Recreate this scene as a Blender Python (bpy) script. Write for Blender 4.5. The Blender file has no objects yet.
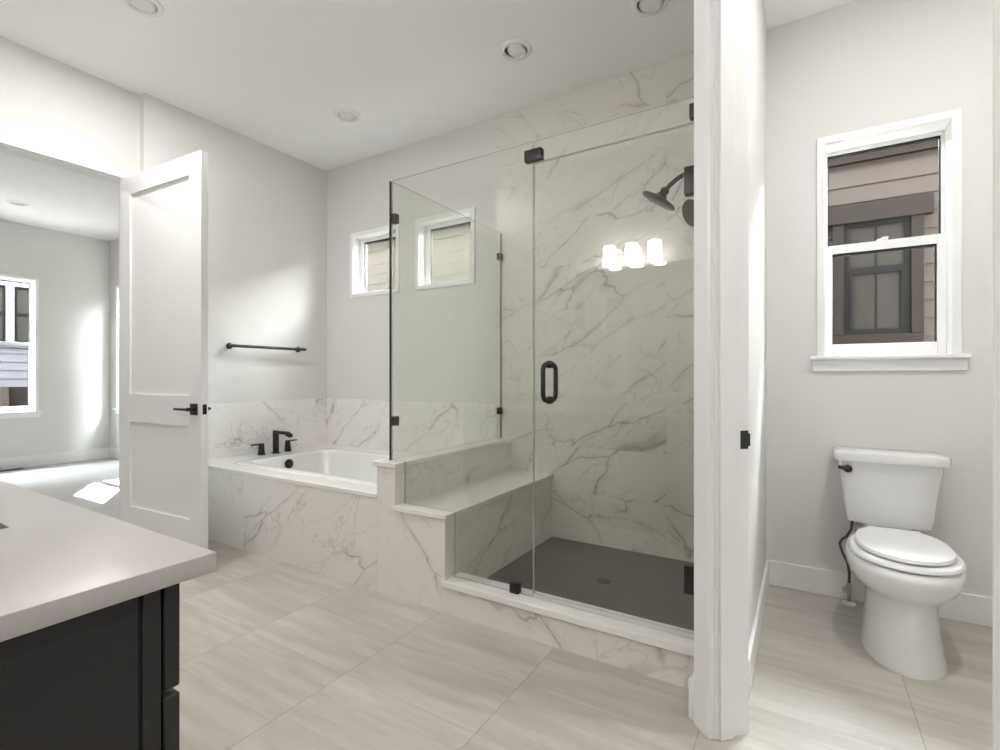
import bpy, bmesh, math, random
from mathutils import Vector, Matrix

# ------------------------------------------------------------------ camera, sky, sun, exposure
scene = bpy.context.scene
COL = scene.collection
vs = scene.view_settings
vs.view_transform = 'Standard'
vs.look = 'None'
vs.gamma = 1.0
vs.use_curve_mapping = False
vs.exposure = 1.71
scene.cycles.use_denoising = True
scene.cycles.max_bounces = 14
scene.cycles.diffuse_bounces = 6
scene.cycles.glossy_bounces = 6
scene.cycles.transparent_max_bounces = 24
scene.cycles.sample_clamp_indirect = 6.0
scene.cycles.caustics_reflective = False
scene.cycles.caustics_refractive = False

H = 1.135
cam_d = bpy.data.cameras.new('camera')
cam = bpy.data.objects.new('camera', cam_d)
COL.objects.link(cam)
cam.location = (0, 0, H)
cam.rotation_euler = (math.radians(90), 0, math.radians(31.5))
cam_d.sensor_width = 36
cam_d.lens = 497 / 1000 * 36
cam_d.shift_y = 0.002
cam_d.clip_start = 0.02
scene.camera = cam

SKY = 37.0
world = bpy.data.worlds.new('sky')
scene.world = world
world.use_nodes = True
wn = world.node_tree.nodes
wl = world.node_tree.links
wn.clear()
w_out = wn.new('ShaderNodeOutputWorld')
w_bg = wn.new('ShaderNodeBackground')
w_tc = wn.new('ShaderNodeTexCoord')
w_sep = wn.new('ShaderNodeSeparateXYZ')
w_ramp = wn.new('ShaderNodeValToRGB')
w_ramp.color_ramp.elements[0].position = 0.0
w_ramp.color_ramp.elements[0].color = (0.98, 0.98, 0.96, 1)
w_ramp.color_ramp.elements[1].position = 0.9
w_ramp.color_ramp.elements[1].color = (0.85, 0.93, 1.0, 1)
wl.new(w_tc.outputs['Generated'], w_sep.inputs[0])
wl.new(w_sep.outputs['Z'], w_ramp.inputs[0])
wl.new(w_ramp.outputs[0], w_bg.inputs[0])
w_bg.inputs[1].default_value = SKY
wl.new(w_bg.outputs[0], w_out.inputs[0])

sun_d = bpy.data.lights.new('sun', 'SUN')
sun_d.energy = 17
sun_d.angle = math.radians(0.6)
sun_d.color = (1.0, 0.97, 0.92)
sun = bpy.data.objects.new('sun', sun_d)
COL.objects.link(sun)
_el = math.radians(43)
_dir = Vector((0.8486 * math.cos(_el), -0.529 * math.cos(_el), -math.sin(_el)))
sun.rotation_euler = _dir.to_track_quat('-Z', 'Y').to_euler()
sun.location = (-20, 15, 20)


def portal(loc, sx, sz, direction):
    d = bpy.data.lights.new('window_portal', 'AREA')
    d.shape = 'RECTANGLE'
    d.size = sx
    d.size_y = sz
    d.cycles.is_portal = True
    o = bpy.data.objects.new('window_portal', d)
    COL.objects.link(o)
    o.location = loc
    o.rotation_euler = Vector(direction).to_track_quat('-Z', 'Z').to_euler()


portal((-2.41, 3.28, 2.128), 0.52, 0.52, (0, -1, 0))
portal((-3.175, 3.28, 2.128), 0.52, 0.52, (0, -1, 0))
portal((0.338, 3.28, 1.80), 0.5, 1.12, (0, -1, 0))
portal((-7.65, 3.28, 1.53), 0.9, 1.66, (0, -1, 0))
portal((-8.52, 1.70, 1.53), 1.24, 1.66, (1, 0, 0))


# ------------------------------------------------------------------ mesh helpers
def setp(o, label=None, cat=None, group=None, kind=None):
    if label: o['label'] = label
    if cat: o['category'] = cat
    if group: o['group'] = group
    if kind: o['kind'] = kind
    return o


def empty(name, loc, label=None, cat=None, group=None, kind=None, rz=0.0, parent=None):
    o = bpy.data.objects.new(name, None)
    COL.objects.link(o)
    o.empty_display_size = 0.05
    o.location = loc
    o.rotation_euler = (0, 0, rz)
    if parent: o.parent = parent
    return setp(o, label, cat, group, kind)


class MB:
    def __init__(self):
        self.v = []; self.f = []; self.mi = []

    def add(self, vs_, fs, mi=0):
        n = len(self.v)
        self.v += [tuple(p) for p in vs_]
        for q in fs:
            self.f.append([i + n for i in q]); self.mi.append(mi)
        return self

    def box(self, x0, x1, y0, y1, z0, z1, mi=0):
        vs_ = [(x, y, z) for x in (x0, x1) for y in (y0, y1) for z in (z0, z1)]
        fs = [(0, 1, 3, 2), (4, 6, 7, 5), (0, 4, 5, 1), (2, 3, 7, 6), (0, 2, 6, 4), (1, 5, 7, 3)]
        return self.add(vs_, fs, mi)

    def prism(self, poly, axis, a, b, mi=0, capmi=None, sidemi=None):
        """poly: 2D points; axis 'z': (x,y); 'y': (x,z); 'x': (y,z)"""
        def P(p, t):
            return {'z': (p[0], p[1], t), 'y': (p[0], t, p[1]), 'x': (t, p[0], p[1])}[axis]
        n = len(poly)
        vs_ = [P(p, a) for p in poly] + [P(p, b) for p in poly]
        self.add(vs_, [tuple(range(n))[::-1], tuple(range(n, 2 * n))], mi if capmi is None else capmi)
        m = len(self.v) - 2 * n
        for i in range(n):
            j = (i + 1) % n
            self.f.append([m + i, m + j, m + n + j, m + n + i]); self.mi.append(mi if sidemi is None else sidemi)
        return self

    def rings(self, rings, close_start=True, close_end=True, mi=0):
        n = len(rings[0])
        vs_ = [p for r in rings for p in r]
        fs = []
        for k in range(len(rings) - 1):
            for i in range(n):
                j = (i + 1) % n
                fs.append((k * n + i, k * n + j, (k + 1) * n + j, (k + 1) * n + i))
        if close_start: fs.append(tuple(range(n))[::-1])
        if close_end: fs.append(tuple((len(rings) - 1) * n + i for i in range(n)))
        return self.add(vs_, fs, mi)

    def tube(self, path, r, n=14, mi=0):
        path = [Vector(p) for p in path]
        rr = r if isinstance(r, (list, tuple)) else [r] * len(path)
        rings = []
        up = None
        for i, p in enumerate(path):
            t = (path[min(i + 1, len(path) - 1)] - path[max(i - 1, 0)]).normalized()
            if up is None:
                up = t.orthogonal().normalized()
            up = (up - t * up.dot(t)).normalized()
            sd = t.cross(up)
            rings.append([p + (up * math.cos(2 * math.pi * k / n) + sd * math.sin(2 * math.pi * k / n)) * rr[i] for k in range(n)])
        return self.rings(rings, mi=mi)

    def lathe(self, prof, c, axis=(0, 0, 1), n=32, mi=0):
        """prof: (r, h) list along axis from c"""
        ax = Vector(axis).normalized()
        u = ax.orthogonal().normalized(); w = ax.cross(u)
        c = Vector(c)
        rings = [[c + ax * h + (u * math.cos(2 * math.pi * k / n) + w * math.sin(2 * math.pi * k / n)) * max(r, 1e-4) for k in range(n)] for r, h in prof]
        return self.rings(rings, mi=mi)

    def grid_slab(self, P, us, vs_, holes, d0, d1):
        """slab in (u,v) with rectangular holes; P(u,v,d)->xyz"""
        out = self; self = MB()
        us = sorted(set(us + [h[0] for h in holes] + [h[1] for h in holes]))
        vv = sorted(set(vs_ + [h[2] for h in holes] + [h[3] for h in holes]))
        def solid(i, j):
            if i < 0 or j < 0 or i >= len(us) - 1 or j >= len(vv) - 1: return False
            cu = (us[i] + us[i + 1]) / 2; cv = (vv[j] + vv[j + 1]) / 2
            return not any(h[0] < cu < h[1] and h[2] < cv < h[3] for h in holes)
        for i in range(len(us) - 1):
            for j in range(len(vv) - 1):
                if not solid(i, j): continue
                a, b, c, d = us[i], us[i + 1], vv[j], vv[j + 1]
                self.add([P(a, c, d0), P(b, c, d0), P(b, d, d0), P(a, d, d0)], [(0, 1, 2, 3)])
                self.add([P(a, c, d1), P(b, c, d1), P(b, d, d1), P(a, d, d1)], [(3, 2, 1, 0)])
                for (di, dj, e) in ((-1, 0, ((a, c), (a, d))), (1, 0, ((b, d), (b, c))), (0, -1, ((b, c), (a, c))), (0, 1, ((a, d), (b, d)))):
                    if not solid(i + di, j + dj):
                        (p, q), (r, s) = e
                        self.add([P(p, q, d0), P(r, s, d0), P(r, s, d1), P(p, q, d1)], [(0, 1, 2, 3)])
        idx = {}; vs2 = []; mp = []
        for p in self.v:
            key = tuple(round(c, 6) for c in p)
            if key not in idx:
                idx[key] = len(vs2); vs2.append(p)
            mp.append(idx[key])
        return out.add(vs2, [[mp[i] for i in f] for f in self.f])

    def build(self, name, mats, parent=None, bevel=0.0, seg=2, smooth=True, local=False, ang=35, sub=0, **props):
        bm = bmesh.new()
        bv = [bm.verts.new(p) for p in self.v]
        for f, m in zip(self.f, self.mi):
            try:
                q = bm.faces.new([bv[i] for i in f]); q.material_index = m
            except ValueError:
                pass
        bmesh.ops.recalc_face_normals(bm, faces=bm.faces[:])
        if bevel > 0:
            ed = [e for e in bm.edges if len(e.link_faces) == 2 and e.calc_face_angle(0) > math.radians(ang)]
            bmesh.ops.bevel(bm, geom=ed, offset=bevel, segments=seg, profile=0.5, affect='EDGES', clamp_overlap=True)
        me = bpy.data.meshes.new(name)
        co = [v.co for v in bm.verts]
        if parent is not None:
            off = Vector((0, 0, 0)) if local else -wloc(parent)
        else:
            mn = [min(c[k] for c in co) for k in range(3)]; mx = [max(c[k] for c in co) for k in range(3)]
            off = -Vector(((mn[0] + mx[0]) / 2, (mn[1] + mx[1]) / 2, mn[2]))
        for v in bm.verts: v.co = v.co + off
        bm.to_mesh(me); bm.free()
        mats = mats if isinstance(mats, (list, tuple)) else [mats]
        for m in mats: me.materials.append(m)
        if smooth:
            for p in me.polygons: p.use_smooth = True
            me.set_sharp_from_angle(angle=math.radians(38))
        o = bpy.data.objects.new(name, me)
        COL.objects.link(o)
        if parent is not None: o.parent = parent
        else: o.location = -off
        if sub:
            md = o.modifiers.new('sub', 'SUBSURF'); md.levels = sub; md.render_levels = sub
        return setp(o, **props)


def wloc(o):
    v = Vector(o.location)
    while o.parent:
        o = o.parent; v += Vector(o.location)
    return v


# ------------------------------------------------------------------ materials
class NT:
    def __init__(self, name):
        self.m = bpy.data.materials.new(name); self.m.use_nodes = True
        self.n = self.m.node_tree.nodes; self.l = self.m.node_tree.links
        self.n.clear()
        self.out = self.n.new('ShaderNodeOutputMaterial')

    def node(self, t, **kw):
        o = self.n.new(t)
        for k, v in kw.items(): setattr(o, k, v)
        return o

    def put(self, sock, v):
        if hasattr(v, 'default_value') or isinstance(v, bpy.types.NodeSocket): self.l.new(v, sock)
        else: sock.default_value = v

    def math(self, op, a, b=0.0, c=0.0, clamp=False):
        o = self.node('ShaderNodeMath', operation=op, use_clamp=clamp)
        for i, q in enumerate((a, b, c)):
            self.put(o.inputs[i], q)
        return o.outputs[0]

    def mixf(self, f, a, b):
        o = self.node('ShaderNodeMix', data_type='FLOAT')
        self.put(o.inputs[0], f); self.put(o.inputs[2], a); self.put(o.inputs[3], b)
        return o.outputs[0]

    def mixc(self, f, a, b, mode='MIX'):
        o = self.node('ShaderNodeMix', data_type='RGBA', blend_type=mode)
        self.put(o.inputs[0], f); self.put(o.inputs[6], a); self.put(o.inputs[7], b)
        return o.outputs[2]

    def comb(self, x, y, z):
        o = self.node('ShaderNodeCombineXYZ')
        for i, q in enumerate((x, y, z)): self.put(o.inputs[i], q)
        return o.outputs[0]

    def noise(self, vec, scale, detail=3, rough=0.55, dist=0.0, out=0):
        o = self.node('ShaderNodeTexNoise')
        self.put(o.inputs['Vector'], vec)
        o.inputs['Scale'].default_value = scale; o.inputs['Detail'].default_value = detail
        o.inputs['Roughness'].default_value = rough; o.inputs['Distortion'].default_value = dist
        return o.outputs[out]

    def smooth(self, x, a, b):
        o = self.node('ShaderNodeMapRange', interpolation_type='SMOOTHSTEP')
        self.put(o.inputs[0], x); o.inputs[1].default_value = a; o.inputs[2].default_value = b
        return o.outputs[0]

    def pos(self):
        g = self.node('ShaderNodeNewGeometry')
        s = self.node('ShaderNodeSeparateXYZ'); self.l.new(g.outputs['Position'], s.inputs[0])
        return g, s.outputs[0], s.outputs[1], s.outputs[2]

    def bsdf(self, col, rough=0.5, spec=0.5, metal=0.0, bump=None, bs=0.1, bd=0.01, coat=0.0):
        p = self.node('ShaderNodeBsdfPrincipled')
        self.put(p.inputs['Base Color'], col); self.put(p.inputs['Roughness'], rough)
        p.inputs['Specular IOR Level'].default_value = spec
        p.inputs['Metallic'].default_value = metal
        p.inputs['Coat Weight'].default_value = coat
        p.inputs['Coat Roughness'].default_value = 0.05
        if bump is not None:
            b = self.node('ShaderNodeBump'); b.inputs['Strength'].default_value = bs; b.inputs['Distance'].default_value = bd
            self.l.new(bump, b.inputs['Height']); self.l.new(b.outputs[0], p.inputs['Normal'])
        self.l.new(p.outputs[0], self.out.inputs[0])
        return self.m


def c4(r, g, b): return (r, g, b, 1.0)


def m_plain(name, col, rough=0.5, spec=0.5, metal=0.0, coat=0.0, var=0.04, bumpscale=0, bs=0.05):
    t = NT(name)
    g, x, y, z = t.pos()
    n = t.noise(g.outputs['Position'], 3.0, 3)
    lo = c4(*[q * (1 - var) for q in col]); hi = c4(*[min(1, q * (1 + var)) for q in col])
    cc = t.mixc(n, lo, hi)
    bump = t.noise(g.outputs['Position'], bumpscale, 2) if bumpscale else None
    return t.bsdf(cc, rough, spec, metal, bump, bs, 0.002, coat)


def m_marble(name, tw, th, u0, v0, base=(0.80, 0.775, 0.745), vein=(0.30, 0.275, 0.26), amount=0.8, rough=0.34, scale=1.0, grout=0.0016, seed=0.0):
    t = NT(name)
    g, x, y, z = t.pos()
    nn = t.node('ShaderNodeSeparateXYZ'); t.l.new(g.outputs['Normal'], nn.inputs[0])
    isx = t.math('GREATER_THAN', t.math('ABSOLUTE', nn.outputs[0]), 0.6)
    isz = t.math('GREATER_THAN', t.math('ABSOLUTE', nn.outputs[2]), 0.6)
    U = t.mixf(isx, x, y)
    V = t.mixf(isz, z, y)
    fu = t.math('DIVIDE', t.math('SUBTRACT', U, u0), tw); fv = t.math('DIVIDE', t.math('SUBTRACT', V, v0), th)
    iu = t.math('FLOOR', fu); iv = t.math('FLOOR', fv)
    h = t.node('ShaderNodeTexWhiteNoise', noise_dimensions='3D')
    t.put(h.inputs['Vector'], t.comb(iu, iv, t.math('ADD', t.math('ADD', isx, t.math('MULTIPLY', isz, 3.0)), seed)))
    hs = t.node('ShaderNodeSeparateXYZ'); t.l.new(h.outputs['Color'], hs.inputs[0])
    # flip the slab left-right on some tiles, then shift it
    sg = t.math('SUBTRACT', t.math('MULTIPLY', t.math('GREATER_THAN', hs.outputs[2], 0.68), 2.0), 1.0)
    uu = t.math('ADD', t.math('MULTIPLY', U, sg), t.math('MULTIPLY', hs.outputs[0], 40.0))
    vv = t.math('ADD', V, t.math('MULTIPLY', hs.outputs[1], 40.0))
    # rotate: veins run diagonally
    ca, sa = math.cos(0.62), math.sin(0.62)
    p1 = t.math('ADD', t.math('MULTIPLY', uu, ca * 0.75), t.math('MULTIPLY', vv, -sa * 0.75))
    p2 = t.math('ADD', t.math('MULTIPLY', uu, sa * 1.9), t.math('MULTIPLY', vv, ca * 1.9))
    vec = t.comb(p1, p2, 0.0)
    def ridge(sc, w, dist, off, det=4):
        v2 = t.node('ShaderNodeVectorMath', operation='ADD'); t.put(v2.inputs[0], vec); v2.inputs[1].default_value = (off, off * 1.7, off * 0.3)
        n = t.noise(v2.outputs[0], sc * scale, det, 0.55, dist)
        a = t.math('ABSOLUTE', t.math('SUBTRACT', n, 0.5))
        return t.math('SUBTRACT', 1.0, t.smooth(a, 0.0, w))
    v2 = t.node('ShaderNodeVectorMath', operation='ADD'); t.put(v2.inputs[0], vec); v2.inputs[1].default_value = (3.1, 7.7, 1.0)
    mask = t.smooth(t.noise(v2.outputs[0], 1.4 * scale, 2, 0.5), 0.38, 0.60)
    mask2 = t.smooth(t.noise(v2.outputs[0], 2.2 * scale, 2, 0.5), 0.36, 0.58)
    def warp(amp, sc, off):
        n = t.noise(vec, sc, 4, 0.6, 0.0, out=1)
        a = t.node('ShaderNodeVectorMath', operation='MULTIPLY_ADD')
        t.put(a.inputs[0], n); a.inputs[1].default_value = (amp, amp, 0.0); t.put(a.inputs[2], vec)
        b = t.node('ShaderNodeVectorMath', operation='ADD'); t.put(b.inputs[0], a.outputs[0]); b.inputs[1].default_value = (off, off, 0.0)
        return b.outputs[0]
    def crack(sc, w, off, amp):
        vo = t.node('ShaderNodeTexVoronoi', feature='DISTANCE_TO_EDGE'); t.put(vo.inputs['Vector'], warp(amp, 1.3 * scale, off)); vo.inputs['Scale'].default_value = sc * scale
        wn_ = t.math('MULTIPLY', t.smooth(t.noise(vec, 3.0 * scale, 3, 0.6), 0.28, 0.75), w)
        d = t.math('DIVIDE', vo.outputs['Distance'], t.math('ADD', wn_, w * 0.25))
        return t.math('SUBTRACT', 1.0, t.smooth(d, 0.0, 1.0))
    main = t.math('MULTIPLY', crack(1.75, 0.026, 0.0, 0.62), mask)
    halo = t.math('MULTIPLY', crack(1.75, 0.14, 0.0, 0.62), mask)
    fine = t.math('MULTIPLY', crack(3.1, 0.022, 4.3, 0.45), mask2)
    thin = t.math('MULTIPLY', ridge(2.2, 0.012, 0.5, 9.3, 5), mask2)
    a = t.math('ADD', t.math('MULTIPLY', main, 0.72 * amount), t.math('MULTIPLY', halo, 0.16 * amount))
    a = t.math('ADD', a, t.math('MULTIPLY', t.math('MAXIMUM', fine, thin), 0.36 * amount), clamp=True)
    cl = t.noise(vec, 0.9 * scale, 3, 0.5)
    bc = t.mixc(cl, c4(*[q * 0.965 for q in base]), c4(*[min(1, q * 1.03) for q in base]))
    col = t.mixc(a, bc, c4(*vein))
    du = t.math('ABSOLUTE', t.math('SUBTRACT', t.math('SUBTRACT', fu, iu), 0.5)); dv = t.math('ABSOLUTE', t.math('SUBTRACT', t.math('SUBTRACT', fv, iv), 0.5))
    gl = t.math('MAXIMUM', t.math('GREATER_THAN', du, 0.5 - grout / tw / 2), t.math('GREATER_THAN', dv, 0.5 - grout / th / 2))
    col = t.mixc(t.math('MULTIPLY', gl, 0.55), col, c4(0.50, 0.48, 0.46))
    rg = t.math('ADD', rough, t.math('MULTIPLY', gl, 0.4))
    return t.bsdf(col, rg, 0.5)


def m_floor():
    t = NT('floor_tile')
    g, x, y, z = t.pos()
    tw, th, u0, v0 = 0.6048, 0.3048, -0.894, 1.309
    fu = t.math('DIVIDE', t.math('SUBTRACT', x, u0), tw); fv = t.math('DIVIDE', t.math('SUBTRACT', y, v0), th)
    iu = t.math('FLOOR', fu); iv = t.math('FLOOR', fv)
    h = t.node('ShaderNodeTexWhiteNoise', noise_dimensions='3D'); t.put(h.inputs['Vector'], t.comb(iu, iv, 2.0))
    hs = t.node('ShaderNodeSeparateXYZ'); t.l.new(h.outputs['Color'], hs.inputs[0])
    xx = t.math('ADD', x, t.math('MULTIPLY', hs.outputs[0], 30.0)); yy = t.math('ADD', y, t.math('MULTIPLY', hs.outputs[1], 30.0))
    wob = t.math('MULTIPLY', t.noise(t.comb(xx, yy, 0.0), 2.0, 2), 0.05)
    s1 = t.noise(t.comb(t.math('MULTIPLY', xx, 1.5), t.math('MULTIPLY', t.math('ADD', yy, wob), 13.0), 0.0), 1.0, 5, 0.62)
    s2 = t.noise(t.comb(t.math('MULTIPLY', xx, 3.0), t.math('MULTIPLY', t.math('ADD', yy, wob), 50.0), 3.0), 1.0, 3, 0.6)
    cl = t.noise(t.comb(xx, t.math('MULTIPLY', yy, 2.0), 9.0), 1.6, 3)
    s = t.math('ADD', t.math('MULTIPLY', t.smooth(s1, 0.28, 0.74), 0.46), t.math('ADD', t.math('MULTIPLY', s2, 0.16), t.math('MULTIPLY', cl, 0.42)))
    s = t.math('ADD', s, t.math('MULTIPLY', t.math('SUBTRACT', hs.outputs[2], 0.5), 0.12), clamp=True)
    col = t.mixc(s, c4(0.34, 0.305, 0.262), c4(0.64, 0.61, 0.57))
    du = t.math('ABSOLUTE', t.math('SUBTRACT', t.math('SUBTRACT', fu, iu), 0.5)); dv = t.math('ABSOLUTE', t.math('SUBTRACT', t.math('SUBTRACT', fv, iv), 0.5))
    gu = t.math('GREATER_THAN', du, 0.5 - 0.0036 / tw / 2); gv = t.math('GREATER_THAN', dv, 0.5 - 0.0030 / th / 2)
    gl = t.math('MAXIMUM', gu, t.math('MULTIPLY', gv, 0.40))
    col = t.mixc(t.math('MULTIPLY', gl, 0.75), col, c4(0.30, 0.275, 0.245))
    rg = t.math('ADD', t.math('ADD', 0.30, t.math('MULTIPLY', s2, 0.12)), t.math('MULTIPLY', gl, 0.3))
    return t.bsdf(col, rg, 0.45, bump=t.math('SUBTRACT', 1.0, gl), bs=0.25, bd=0.002)


def m_wood(name, lo, hi, plank=0.18, along='y'):
    t = NT(name)
    g, x, y, z = t.pos()
    U, V = (x, y) if along == 'y' else (y, x)
    fu = t.math('DIVIDE', U, plank); iu = t.math('FLOOR', fu)
    h = t.node('ShaderNodeTexWhiteNoise', noise_dimensions='1D'); t.put(h.inputs['W'], iu)
    hs = t.node('ShaderNodeSeparateXYZ'); t.l.new(h.outputs['Color'], hs.inputs[0])
    n = t.noise(t.comb(t.math('MULTIPLY', U, 22.0), t.math('MULTIPLY', t.math('ADD', V, t.math('MULTIPLY', hs.outputs[0], 20.0)), 1.4), 0.0), 1.0, 4)
    s = t.math('ADD', t.math('MULTIPLY', n, 0.6), t.math('MULTIPLY', hs.outputs[1], 0.4))
    col = t.mixc(s, c4(*lo), c4(*hi))
    du = t.math('ABSOLUTE', t.math('SUBTRACT', t.math('SUBTRACT', fu, iu), 0.5))
    col = t.mixc(t.math('MULTIPLY', t.math('GREATER_THAN', du, 0.49), 0.5), col, c4(*[q * 0.4 for q in lo]))
    return t.bsdf(col, 0.35, 0.5)


def m_glass(name, tint=(0.975, 0.988, 0.982), ior=1.5, frost=0.0, frost_col=(0.9, 0.9, 0.85)):
    t = NT(name)
    lw = t.node('ShaderNodeLayerWeight'); lw.inputs[0].default_value = 0.5
    f0 = ((ior - 1) / (ior + 1)) ** 2
    fr = t.math('ADD', t.math('MULTIPLY', t.math('POWER', lw.outputs['Facing'], 5.0), 1.0 - f0), f0)
    tr = t.node('ShaderNodeBsdfTransparent'); tr.inputs[0].default_value = c4(*tint)
    gl = t.node('ShaderNodeBsdfGlossy'); gl.inputs['Roughness'].default_value = 0.0
    mx = t.node('ShaderNodeMixShader'); t.l.new(fr, mx.inputs[0])
    src = tr.outputs[0]
    if frost:
        tl = t.node('ShaderNodeBsdfTranslucent'); tl.inputs[0].default_value = c4(*frost_col)
        m2 = t.node('ShaderNodeMixShader'); m2.inputs[0].default_value = frost
        t.l.new(tr.outputs[0], m2.inputs[1]); t.l.new(tl.outputs[0], m2.inputs[2]); src = m2.outputs[0]
    t.l.new(src, mx.inputs[1]); t.l.new(gl.outputs[0], mx.inputs[2]); t.l.new(mx.outputs[0], t.out.inputs[0])
    return t.m


def m_emit(name, col, strength):
    t = NT(name)
    e = t.node('ShaderNodeEmission'); e.inputs[0].default_value = c4(*col); e.inputs[1].default_value = strength
    t.l.new(e.outputs[0], t.out.inputs[0])
    return t.m


M = {}
M['paint'] = m_plain('wall_paint', (0.72, 0.713, 0.695), 0.6, 0.25, var=0.01, bumpscale=140, bs=0.05)
M['ceiling'] = m_plain('ceiling_paint', (0.92, 0.92, 0.92), 0.6, 0.25, var=0.01, bumpscale=120, bs=0.05)
M['white'] = m_plain('white_enamel_trim', (0.84, 0.84, 0.835), 0.32, 0.4, var=0.01)
M['vinyl'] = m_plain('white_vinyl', (0.88, 0.88, 0.88), 0.35, 0.4, var=0.01)
M['floor'] = m_floor()
M['marble'] = m_marble('marble_wall_tile', 1.214, 0.305, -1.926, 0.06, base=(0.74, 0.72, 0.675))
M['marble_front'] = m_marble('marble_apron_tile', 1.214, 0.61, -1.926, -0.05, seed=4.0)
M['marble_side'] = m_marble('marble_wainscot_tile', 1.214, 0.61, -3.10, 0.40, base=(0.82, 0.80, 0.78), seed=9.0)
M['quartz'] = m_marble('white_quartz_slab', 5.0, 5.0, -8.0, -2.0, base=(0.84, 0.825, 0.80), vein=(0.6, 0.58, 0.56), amount=0.35, rough=0.2, seed=2.0)
M['counter'] = m_plain('quartz_countertop', (0.46, 0.44, 0.425), 0.30, 0.15, var=0.015)
M['charcoal'] = m_plain('charcoal_cabinet_paint', (0.022, 0.022, 0.022), 0.42, 0.4, var=0.05)
M['black'] = m_plain('matte_black_metal', (0.012, 0.012, 0.012), 0.38, 0.5, var=0.1)
M['oil'] = m_plain('oil_rubbed_metal', (0.030, 0.028, 0.025), 0.35, 0.5, metal=0.4, var=0.1)
M['ceramic'] = m_plain('white_glazed_ceramic', (0.80, 0.80, 0.80), 0.10, 0.5, var=0.005, coat=0.3)
M['acrylic'] = m_plain('white_tub_acrylic', (0.84, 0.84, 0.83), 0.14, 0.5, var=0.005)
M['plastic'] = m_plain('white_seat_plastic', (0.86, 0.86, 0.86), 0.38, 0.45, var=0.005)
M['pan'] = m_plain('grey_shower_mosaic', (0.115, 0.110, 0.099), 0.55, 0.3, var=0.2, bumpscale=60, bs=0.2)
M['steel'] = m_plain('brushed_steel', (0.5, 0.48, 0.45), 0.35, 0.5, metal=0.9)
M['drain'] = m_plain('dark_drain_metal', (0.06, 0.055, 0.05), 0.45, 0.5, metal=0.5)
M['glass'] = m_glass('shower_glass', (0.978, 0.986, 0.972), 1.60)
def m_edge():
    t = NT('glass_edge')
    tr = t.node('ShaderNodeBsdfTransparent'); tr.inputs[0].default_value = c4(0.90, 0.95, 0.92)
    p = t.node('ShaderNodeBsdfPrincipled'); p.inputs['Base Color'].default_value = c4(0.60, 0.66, 0.62); p.inputs['Roughness'].default_value = 0.15
    mx = t.node('ShaderNodeMixShader'); mx.inputs[0].default_value = 0.35
    t.l.new(tr.outputs[0], mx.inputs[1]); t.l.new(p.outputs[0], mx.inputs[2]); t.l.new(mx.outputs[0], t.out.inputs[0])
    return t.m
M['glass_edge'] = m_edge()
M['glass_edge_dark'] = m_plain('glass_gasket_edge', (0.08, 0.09, 0.085), 0.25, 0.5)
M['pane'] = m_glass('window_glass', (0.97, 0.98, 0.975), 1.2)
M['obscure'] = m_glass('obscure_window_glass', (0.97, 0.97, 0.95), 1.35, 0.25, (0.10, 0.094, 0.08))
M['sweep'] = m_plain('clear_door_sweep', (0.62, 0.63, 0.62), 0.2, 0.5)
M['mirror'] = m_plain('mirror_silver', (0.93, 0.94, 0.94), 0.0, 0.5, metal=1.0, var=0.0)
M['lens'] = m_plain('frosted_lamp_lens', (0.8, 0.8, 0.8), 0.2, 0.5)
M['gasket'] = m_plain('dark_window_gasket', (0.02, 0.02, 0.02), 0.5, 0.3)
M['shade'] = m_emit('lit_glass_shade', (1.0, 0.96, 0.92), 17.0)
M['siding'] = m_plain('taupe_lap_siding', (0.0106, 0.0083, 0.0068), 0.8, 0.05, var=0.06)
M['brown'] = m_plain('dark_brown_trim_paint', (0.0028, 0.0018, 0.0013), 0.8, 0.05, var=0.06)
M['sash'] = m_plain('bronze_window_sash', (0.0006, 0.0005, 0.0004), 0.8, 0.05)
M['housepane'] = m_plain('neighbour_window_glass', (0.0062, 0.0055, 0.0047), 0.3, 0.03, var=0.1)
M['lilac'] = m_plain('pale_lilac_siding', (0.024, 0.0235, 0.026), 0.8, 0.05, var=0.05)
M['bedfloor'] = m_wood('grey_plank_floor', (0.36, 0.35, 0.34), (0.52, 0.51, 0.50))
M['ground'] = m_plain('outdoor_gravel', (0.35, 0.33, 0.30), 0.9, 0.1, var=0.3, bumpscale=40, bs=0.4)
M['hose'] = m_plain('braided_grey_hose', (0.10, 0.10, 0.10), 0.4, 0.5, metal=0.3)

CE = 3.048
YB = 3.1

# ------------------------------------------------------------------ room shell
def wallY(x, z, d): return (x, d, z)
def wallX(y, z, d): return (d, y, z)
def slabZ(x, y, d): return (x, y, d)

W1 = (-2.672, -2.150, 1.872, 2.384)
W0 = (-3.436, -2.914, 1.872, 2.384)
W3 = (0.086, 0.592, 1.240, 2.352)
W5 = (-8.10, -7.20, 0.70, 2.36)
W4 = (1.08, 2.30, 0.70, 2.36)
S = dict(kind='structure')

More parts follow.
